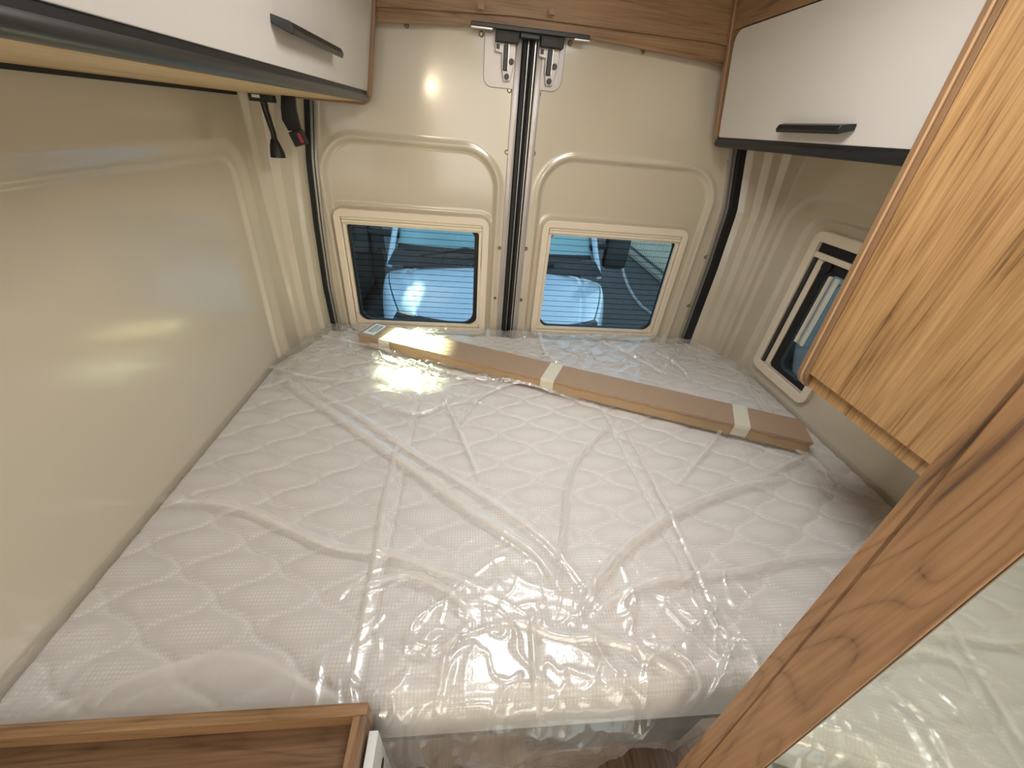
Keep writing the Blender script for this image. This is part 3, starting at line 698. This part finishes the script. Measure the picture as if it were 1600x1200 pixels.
def build_plastic():
    nx, ny, nd = 620, 430, 90
    x = np.linspace(-.901, 1.500, nx); t = np.linspace(0, 1, ny)
    X, T = np.meshgrid(x, t, indexing='ij'); Y = .262 + (y_rear(X) - .012 - .262) * T
    r = .05; ed = np.clip((Y - .262) / r, 0, 1)
    PH, LY = plastic_h(X, Y)
    PH = .012 + (PH - .012) * (.15 + .85 * sstep(np.minimum(X + .901, 1.5 - X), 0, .10))
    Z = -1.0 + PH - r * (1 - np.sqrt(1 - (1 - ed) ** 2)) * 1.0
    base = np.stack([X, Y, Z], -1)
    # drape in front of the bed (only where it is free between tray and post)
    dr = np.interp(x, [-.895, -.20, -.15, 0.0, .10, .30, .40, .62, .9, 1.495], [.01, .01, .10, .42, .46, .40, .17, .13, .03, .01])
    S_ = np.linspace(1, 0, nd + 1)[:-1]
    DX, DS = np.meshgrid(x, S_, indexing='ij'); L = dr[:, None] * DS
    bul = np.minimum(1, dr[:, None] / .1)
    DY_ = .262 - bul * (.020 * np.sin(np.clip(L / .12, 0, 1.6) * 1.2) - .055 * np.clip(L - .12, 0, 1))
    fold = .022 * (ridged(DX + (DX - .15) * L * .8, L * .3, 12, 5, .1, .4) - .5) + .020 * (ridged(DX, L, 7, 8, .9, .6) - .5) + .008 * (ridged(DX, L, 22, 9, .6, .5) - .5)
    DY_ = DY_ - bul * np.clip(L / .03, 0, 1) * fold
    DZ = Z[:, :1] - L
    D = np.stack([DX + bul * (.0 - DX + .10) * .25 * np.clip(L - .14, 0, 1), DY_, DZ], -1)
    V = np.concatenate([D, base], 1); ncol = V.shape[1]
    lay = np.concatenate([.05 + .35 * vnoise(DX * 9, L * 5, 66), LY], 1).reshape(-1)
    po = obj('plastic_wrap', None, 'film', raw=(V.reshape(-1, 3), grid_faces(nx, ncol)), smooth='all',
        label='crumpled clear plastic sheet spread over the mattress and hanging down its front', cat='plastic wrap')
    at = po.data.attributes.new('layers', 'FLOAT', 'POINT'); at.data.foreach_set('value', lay.astype(np.float32))
build_plastic()

# bed base and cabinet, near-black colour painting the shade under the mattress
obj('bed_base', MB().box((-.84, .30, -1.245), (1.40, 1.56, -1.188)), 'dark', label='board carrying the mattress, coloured dark as the shade below its front edge', cat='bed base')
fs = thing('under_bed_cabinet', (.5, .5, ZF), 'cabinet under the bed seen below the plastic, coloured dark as the shade there', 'cabinet')
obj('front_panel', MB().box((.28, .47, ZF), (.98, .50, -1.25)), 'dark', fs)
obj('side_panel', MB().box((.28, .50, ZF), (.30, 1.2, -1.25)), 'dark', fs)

# ---------------------------------------------------------------- cardboard box with tape
ca = thing('cardboard_box', (.4, 1.5, -.99), 'long flat brown cardboard box lying across the plastic-covered mattress', 'box')
tb0, tb1 = hz(587, 504, -.930), hz(1252, 656, -.930); tf0, tf1 = hz(566, 517, -.930), hz(1257, 687, -.930)
ax = tb1 - tb0; L_ = np.linalg.norm(ax); ax /= L_; nn = np.array([ax[1], -ax[0], 0]); 
wv = float(np.dot(tf1 - tb1, nn)); Hh = .060
def cpt(s, t, h): return tb0 + ax * s + nn * t + np.array([0, 0, h - 0.0])
wl = .150
def cbox(s0, s1, t0, t1, h0, h1): return MB().hexa([cpt(s0, t0, h0), cpt(s1, t0, h0), cpt(s1, t1, h0), cpt(s0, t1, h0)], [cpt(s0, t0, h1), cpt(s1, t0, h1), cpt(s1, t1, h1), cpt(s0, t1, h1)])
obj('carton', cbox(0, L_, .002, wl, -Hh, -.004), 'card_side', ca, bevel=.002)
lid = MB(); ns = 120
ss = np.linspace(-.002, L_ + .002, ns)
vv = []
for i, s_ in enumerate(ss):
    wob = .003 * math.sin(s_ * 55) + .002 * math.sin(s_ * 131)
    vv += [cpt(s_, 0, 0), cpt(s_, wl + .003, 0), cpt(s_, wl + .0035, -.010 + wob), cpt(s_, wl, -.010 + wob), cpt(s_, wl, -.004), cpt(s_, 0, -.004)]
ff = [tuple(range(6)), tuple(range(6 * ns - 1, 6 * ns - 7, -1))]
for i in range(ns - 1):
    for k in range(6): ff.append((6 * i + k, 6 * i + (k + 1) % 6, 6 * i + 6 + (k + 1) % 6, 6 * i + 6 + k))
lid.add(vv, ff); obj('lid', lid, 'card', ca, label='lid flap with perforated lower edge')
for px, py in ((870, 570), (1155, 633), (628, 514)):
    c = hz(px, py, -.93); s_ = float(np.dot(c - tb0, ax)); hw = .030
    t = MB()
    prof = [(0.0, .0015), (wl + .0045, .0015), (wl + .0065, -.012), (wl + .003, -.052)]
    P = []
    for k, (t_, h_) in enumerate(prof):
        sk = .012 * (t_ / wl)
        P += [cpt(s_ - hw - sk, t_, h_), cpt(s_ + hw - sk, t_, h_)]
    for k, (t_, h_) in enumerate(prof): 
        sk = .012 * (t_ / wl); P += [cpt(s_ - hw - sk, t_ - .001, h_ - .0012), cpt(s_ + hw - sk, t_ - .001, h_ - .0012)]
    t.add(P, [(2 * k, 2 * k + 1, 2 * k + 3, 2 * k + 2) for k in range(3)] + [(8 + 2 * k, 8 + 2 * k + 2, 8 + 2 * k + 3, 8 + 2 * k + 1) for k in range(3)])
    obj('tape', t, 'tape', ca, label='white paper tape wrapped over the box')
lb = obj('shipping_label', cbox(.012, .075, .012, .128, 0.0005, .002), 'label', ca, label='white label with a printed code')
for k in range(11):
    a = .020 + k * .0042; obj('barcode_bar', cbox(.022, .048, .028 + k * .0075, .028 + k * .0075 + (.0025 if k % 3 else .004), .0021, .0026), 'ink', lb)
obj('printed_line', cbox(.054, .058, .026, .11, .0021, .0026), 'ink', lb); obj('printed_line', cbox(.062, .065, .026, .09, .0021, .0026), 'ink', lb)

# ---------------------------------------------------------------- tall cupboard over the bed, right
XC = .98
tc = thing('tall_cupboard', (XC + .2, .6, -.58), 'tall walnut-grain cupboard hanging over the mattress beside the side window', 'cupboard')
def P3(u, v, x=XC): p = hx(u, v, x); return p
e_top = P3(1541, 0); e_bot = P3(1258, 556)
slope = (e_top[1] - e_bot[1]) / (e_top[2] - e_bot[2])
zbot = -.572
ye = lambda z: e_bot[1] + slope * (z - e_bot[2])
# door face (recessed slightly), its bottom at the seam line
pb = P3(1247, 577)
zd = -.530
face = [(.27, zd), (ye(zd) - .034, zd), (ye(ZT) - .034, ZT - .002), (.27, ZT - .002)]
obj('door', MB().prism(face, XC + .006, XC + .030, 'X'), 'wood_z', tc, bevel=.001)
obj('lower_trim', MB().prism([(.27, -.572), (ye(-.572) - .03, -.572), (ye(zd) - .03, zd - .002), (.27, zd - .002)], XC + .022, XC + .045, 'X'), 'wood_z', tc)
obj('carcass', MB().box((XC + .045, .27, -.570), (1.49, .86, ZT - .002)), 'wood_z', tc)
# end panel with thick rounded edging at the rear
th = .030; rc = .05; zl = -.585
def endpoly(inset, w0):
    out = [(ye(ZT) - inset, ZT - .001)]
    return out
prof = []
for a in np.linspace(0, math.pi / 2, 9):
    pass
sec_z = np.r_[np.linspace(ZT - .002, zl + rc, 12)]
bar = MB()
ptsc = [np.array([XC, ye(z), z]) for z in sec_z]
for a in np.linspace(0.15, math.pi / 2, 8): ptsc.append(np.array([XC + rc * (1 - math.cos(a)), ye(zl + rc * (1 - math.sin(a))), zl + rc * (1 - math.sin(a))]))
ptsc.append(np.array([XC + .3, ye(zl), zl]))
def sweep_edge(pts, y_a, y_b, depth, mat, nm):
    b = MB(); P = []
    nrm = []
    for i in range(len(pts)):
        t = pts[min(i + 1, len(pts) - 1)] - pts[max(0, i - 1)]; t = np.array([t[0], t[2]]); t /= np.linalg.norm(t); nrm.append(np.array([-t[1], 0, t[0]]))
    for p, n in zip(pts, nrm):
        n = n if True else -n
        P += [p + np.array([0, y_a, 0]), p + np.array([0, y_b, 0]), p + np.array([0, y_b, 0]) + n * depth, p + np.array([0, y_a, 0]) + n * depth]
    n_ = len(pts); b.add(P, [(4 * i + k, 4 * i + (k + 1) % 4, 4 * i + 4 + (k + 1) % 4, 4 * i + 4 + k) for i in range(n_ - 1) for k in range(4)] + [(0, 1, 2, 3), (4 * n_ - 1, 4 * n_ - 2, 4 * n_ - 3, 4 * n_ - 4)])
    return obj(nm, b, mat, tc, smooth=True, bevel=.004)
sweep_edge(ptsc, -.015, .0, .06, 'wood_edge', 'end_panel_edge')
sweep_edge([p - np.array([.0015, 0, 0]) for p in ptsc], -.021, -.0145, .06, 'wood_edge_highlight', 'highlight_bead')  # pale strip paints the highlight along the rounded edge
sweep_edge([p + np.array([.003, 0, .002]) for p in ptsc], -.036, -.0205, .06, 'wood_edge', 'inner_edge')
obj('end_panel', MB().prism([(XC + .03, -.56), (1.49, -.56), (1.49, ZT - .002), (XC + .03, ZT - .002)], .90, .925, 'Y'), 'wood_edge', tc)

# ---------------------------------------------------------------- washroom corner wall with mirror (nearest, right)
th_ = math.radians(10); n_w = np.array([-math.cos(th_), math.sin(th_), 0.]); p0 = np.array([.46, .246, 0]); kk = float(n_w @ p0)
tau = np.array([math.sin(th_), math.cos(th_), 0.])
def Wp(u, v): return hp(u, v, n_w, kk)
cb = thing('washroom_partition', (.5, .1, ZF), 'near walnut-grain partition post between mattress and mirror', 'partition')
def line_on(u0, v0, u1, v1, z):
    a, b = Wp(u0, v0), Wp(u1, v1); t = (z - a[2]) / (b[2] - a[2]); return a + (b - a) * t
def wallquad(fa, fb, z0, z1, off, dep):
    A0, B0, A1, B1 = fa(z0), fb(z0), fa(z1), fb(z1); o = n_w * off; d = -n_w * dep
    return MB().hexa([A0 + o, B0 + o, B0 + o + d, A0 + o + d], [A1 + o, B1 + o, B1 + o + d, A1 + o + d])
L1 = lambda z: line_on(1440, 740, 1072, 1180, z)
Lg = lambda z: line_on(1470, 742, 1100, 1190, z)
L2 = lambda z: line_on(1600, 858, 1190, 1200, z)
obj('edge_strip', wallquad(L1, Lg, -1.6, ZT - .002, .0, .03), 'wood_post', cb, bevel=.001)
obj('face_board', wallquad(Lg, L2, -1.6, ZT - .002, -.0006, .03), 'wood_post', cb, bevel=.001)
mr_ = thing('mirror', tuple(L2(-1.3) - tau * .3), 'frameless wall mirror reflecting the plastic-covered mattress, beside the wooden post', 'mirror')
far = lambda z: L2(z) - tau * 1.0
obj('mirror_glass', wallquad(L2, far, -1.35, ZT - .02, -.004, .008), 'mirror', mr_)
edge2 = lambda z: L2(z) + tau * .004
obj('mirror_edge', wallquad(edge2, L2, -1.35, ZT - .02, -.003, .010), 'box_grey', mr_)
obj('wall_washroom', wallquad(lambda z: L1(z) - tau * .01 - n_w * .0, lambda z: L2(z) - tau * 1.2, -1.6, ZT - .002, -.035, .9), 'cream', kind='structure', label='washroom box behind the near wooden partition and mirror')

# ---------------------------------------------------------------- wooden cabinet at lower left with raised rim
ZR = -.950
kb = thing('low_cabinet', (-.5, .1, ZF), 'low walnut-grain cabinet with a raised rim at the foot of the mattress', 'cabinet')
A = hz(0, 1124, ZR); B = hz(576, 1096, ZR)
yb = (A[1] + B[1]) / 2; yb = .290; xr = B[0]
yn_ = -.25
obj('rim', MB().box((-.895, yb - .020, ZR - .09), (xr, yb, ZR), .0015), 'wood_x', kb, label='raised rear rim')
C = hz(540, 1200, ZR); xi = xr - .022
obj('rim', MB().box((xr - .024, yn_, ZR - .09), (xr, yb - .020, ZR), .0015), 'wood_y', kb, label='raised side rim')
obj('top_board', MB().box((-.895, yn_, ZR - .075), (xr - .024, yb - .020, ZR - .048)), 'wood_tray', kb)
obj('carcass', MB().box((-.895, yn_, ZF + .002), (xr - .004, yb - .004, ZR - .092)), 'wood_tray', kb)
wp = thing('white_side_panel', (xr + .02, 0, ZF), 'white panel with a round hole fixed beside the low wooden cabinet', 'panel')
z_ = ZR - .035
obj('panel', MB().box((xr + .005, yn_, ZF + .002), (xr + .022, yb - .035, z_), .001), 'white_panel', wp)
hc = hx(597, 1196, xr + .022)
obj('hole', MB().tube([(xr + .0215, hc[1], hc[2]), (xr + .0232, hc[1], hc[2])], .012, 14), 'black', wp)

# ---------------------------------------------------------------- outside
ZG = -3.08
obj('ground', MB().box((-14, 2.3, ZG - .05), (16, 30, ZG)), 'asphalt', kind='structure', label='dark asphalt parking ground behind the van')
obj('verge', MB().box((5.5, 10.0, ZG), (16, 30, ZG + .06)), 'dirt', kind='structure', label='pale gravel verge beyond the fence')
# parked motorhome
mv = thing('parked_van', (.3, 5, ZG), 'white van parked close behind, bonnet and windscreen filling the rear windows', 'van')
def hoodsurf():
    nx, ny = 90, 60
    s = np.linspace(-1, 1, nx); t = np.linspace(0, 1, ny); Sg, Tt = np.meshgrid(s, t, indexing='ij')
    half = 1.30 - .22 * (1 - Tt) ** 1.5; X = .30 + Sg * half
    yf = 3.40 + .55 * np.abs(Sg) ** 2.6; yr = 4.62 + .10 * Sg ** 2
    Y = yf + (yr - yf) * Tt
    Z = -1.45 - .17 * (1 - Tt) ** 1.6 - .14 * np.abs(Sg) ** 3 - .03 * np.exp(-((np.abs(Sg) - .62) / .05) ** 2) * 0
    return X, Y, Z, nx, ny, Sg
X, Y, Z, nx, ny, Sg = hoodsurf()
Z = Z - .012 * np.exp(-((np.abs(Sg) - .80) / .015) ** 2)
obj('bonnet', None, 'paint', mv, raw=(np.stack([X, Y, Z], -1).reshape(-1, 3), grid_faces(nx, ny)), smooth='all')
fr_ = [(X[i, 0], Y[i, 0], Z[i, 0]) for i in range(nx)]
obj('grille_gap', MB().tube([(a, b - .03, c - .03) for a, b, c in fr_], .045, 8), 'car_black', mv, smooth=True)
obj('headlight_rim', MB().tube([(a * 1.0 + (a - .3) * .02, b - .10, c - .09) for a, b, c in fr_], .03, 8), 'alu', mv, smooth=True)
b = MB()
front = [(a + (a - .3) * .03, y - .16) for a, y, c in fr_]
poly = front + [(1.75, 4.7), (-1.15, 4.7)]
obj('front_body', MB().prism([(.3 + (a - .3) * .9, y + .1) for a, y in poly], -2.75, -1.80, 'Z'), 'paint', mv)
for sg in (-1, 1):
    t_ = np.linspace(0, 1, 40); q_ = np.linspace(0, 1, 14); T_, Q_ = np.meshgrid(t_, q_, indexing='ij')
    hx_ = 1.30 - .22 * (1 - T_) ** 1.5; base_z = -1.45 - .17 * (1 - T_) ** 1.6 - .14
    FX = .30 + sg * (hx_ + .012 + .10 * np.sin(Q_ * 1.5)); FY = 3.95 + (4.72 - 3.95) * T_; FZ = base_z - .012 - .42 * (1 - np.cos(Q_ * 1.5))
    obj('fender', None, 'paint', mv, raw=(np.stack([FX, FY, FZ], -1).reshape(-1, 3), grid_faces(40, 14)), smooth='all')
# windscreen, cowl, wipers, pillars
obj('cowl', MB().add([(-1.0, 4.58, -1.46), (1.6, 4.58, -1.46), (1.55, 4.85, -1.36), (-.95, 4.85, -1.36)], [(0, 1, 2, 3)]), 'car_black', mv)
wsx = np.linspace(-1, 1, 30)
wv_ = []; 
for s_ in wsx: wv_ += [(.3 + s_ * 1.24, 4.92 + .12 * s_ * s_ - .05, -1.38), (.3 + s_ * 1.10, 5.95 + .10 * s_ * s_, -.25)]
obj('windscreen', MB().add(wv_, [(2 * i, 2 * i + 2, 2 * i + 3, 2 * i + 1) for i in range(29)]), 'car_glass', mv, smooth='all')
obj('dashboard_band', MB().add([(p[0], p[1] - .012, p[2]) for p in wv_[0::2]] + [(.3 + s_ * 1.20, 5.13 + .12 * s_ * s_ - .062, -1.20) for s_ in wsx], [(i, i + 1, i + 31, i + 30) for i in range(29)]), 'car_black', mv)
for sg in (-1, 1):
    obj('pillar', MB().tube([(.3 + sg * 1.30, 4.72, -1.52), (.3 + sg * 1.27, 5.12, -1.17), (.3 + sg * 1.17, 6.02, -.2)], .035, 8), 'paint', mv, smooth=True)
obj('wiper', MB().tube([(-.62, 4.70, -1.36), (-.1, 4.84, -1.30), (.75, 4.72, -1.38)], .022, 8), 'car_black', mv, smooth=True)
obj('wiper', MB().tube([(.55, 4.78, -1.33), (1.0, 4.72, -1.38)], .022, 8), 'car_black', mv, smooth=True)
obj('cab_body', MB().hexa([(-1.0, 5.0, -2.75), (1.6, 5.0, -2.75), (1.65, 10, -2.75), (-1.05, 10, -2.75)], [(-.9, 6.1, -.15), (1.5, 6.1, -.15), (1.6, 10, -.15), (-1.0, 10, -.15)]), 'dark_car', mv)
obj('overcab', MB().box((-1.05, 6.6, -.15), (1.65, 10, .25), .12), 'paint', mv, smooth=True)
for sg, sx in ((1, 1.90), (-1, -1.45)):
    mirror = obj('side_mirror', MB().box((sx - .17, 5.05, -1.52), (sx + .17, 5.22, -.80), .08), 'car_black', mv, smooth=True, bevel=0)
    obj('mirror_arm', MB().tube([(sx, 5.14, -1.2), (.3 + sg * 1.22, 5.1, -1.25)], .04, 8), 'car_black', mirror)
# neighbouring dark vehicle at left
nv = thing('dark_vehicle', (-2.6, 5, ZG), 'dark vehicle parked to the left of the white van', 'vehicle')
obj('body', MB().hexa([(-4.5, 4.2, ZG + .25), (-1.9, 4.2, ZG + .25), (-1.9, 9, ZG + .25), (-4.5, 9, ZG + .25)], [(-4.4, 5.2, -.3), (-2.1, 5.2, -.3), (-2.1, 9, -.3), (-4.4, 9, -.3)]), 'dark_car', nv, bevel=.12)
for yy in (4.7, 8.0):
    obj('wheel', MB().tube([(-2.3, yy, ZG + .42), (-1.88, yy, ZG + .42)], .42, 20), 'rubber', nv, smooth=True)
obj('mirror_housing', MB().box((-1.75, 4.7, -1.45), (-1.50, 4.9, -.85), .08), 'paint', nv, smooth=True)
# ground line, kerb, fence
pl = [hz(u, v, ZG + .01) for u, v in ((972, 413), (975, 430), (981, 447), (990, 464), (1003, 480), (1022, 494))]
obj('hose', MB().tube(pl, .038, 8), 'lane', smooth=True, label='pale curved hose lying on the asphalt beside the parked van', cat='hose')
k0, k1 = hz(984, 396, ZG + .02), hz(1045, 448, ZG + .02); kd = (k1 - k0); k0 = k0 - kd * .6; k1 = k1 + kd * .5
obj('kerb', MB().strip([k0, k1], (.10, .02, 0), (0, 0, .09)), 'kerb', label='pale kerb stone line along the asphalt edge', cat='kerb')
fence = thing('picket_fence', tuple(k0), 'pale picket fence running beyond the kerb', 'fence')
f0 = k0 + np.array([.35, .25, 0]); f1 = k1 + np.array([.35, .25, 0]); nf = 46
for i in range(nf):
    p = f0 + (f1 - f0) * i / (nf - 1)
    obj('picket', MB().box((p[0] - .06, p[1] - .03, ZG + .08), (p[0] + .06, p[1] + .03, ZG + 1.2)), 'fence', fence)
for h_ in (.18, 1.05):
    obj('rail', MB().strip([f0 + np.array([0, .02, h_ - .02]), f1 + np.array([0, .02, h_ - .02])], (.02, .02, 0), (0, 0, .07)), 'fence', fence)
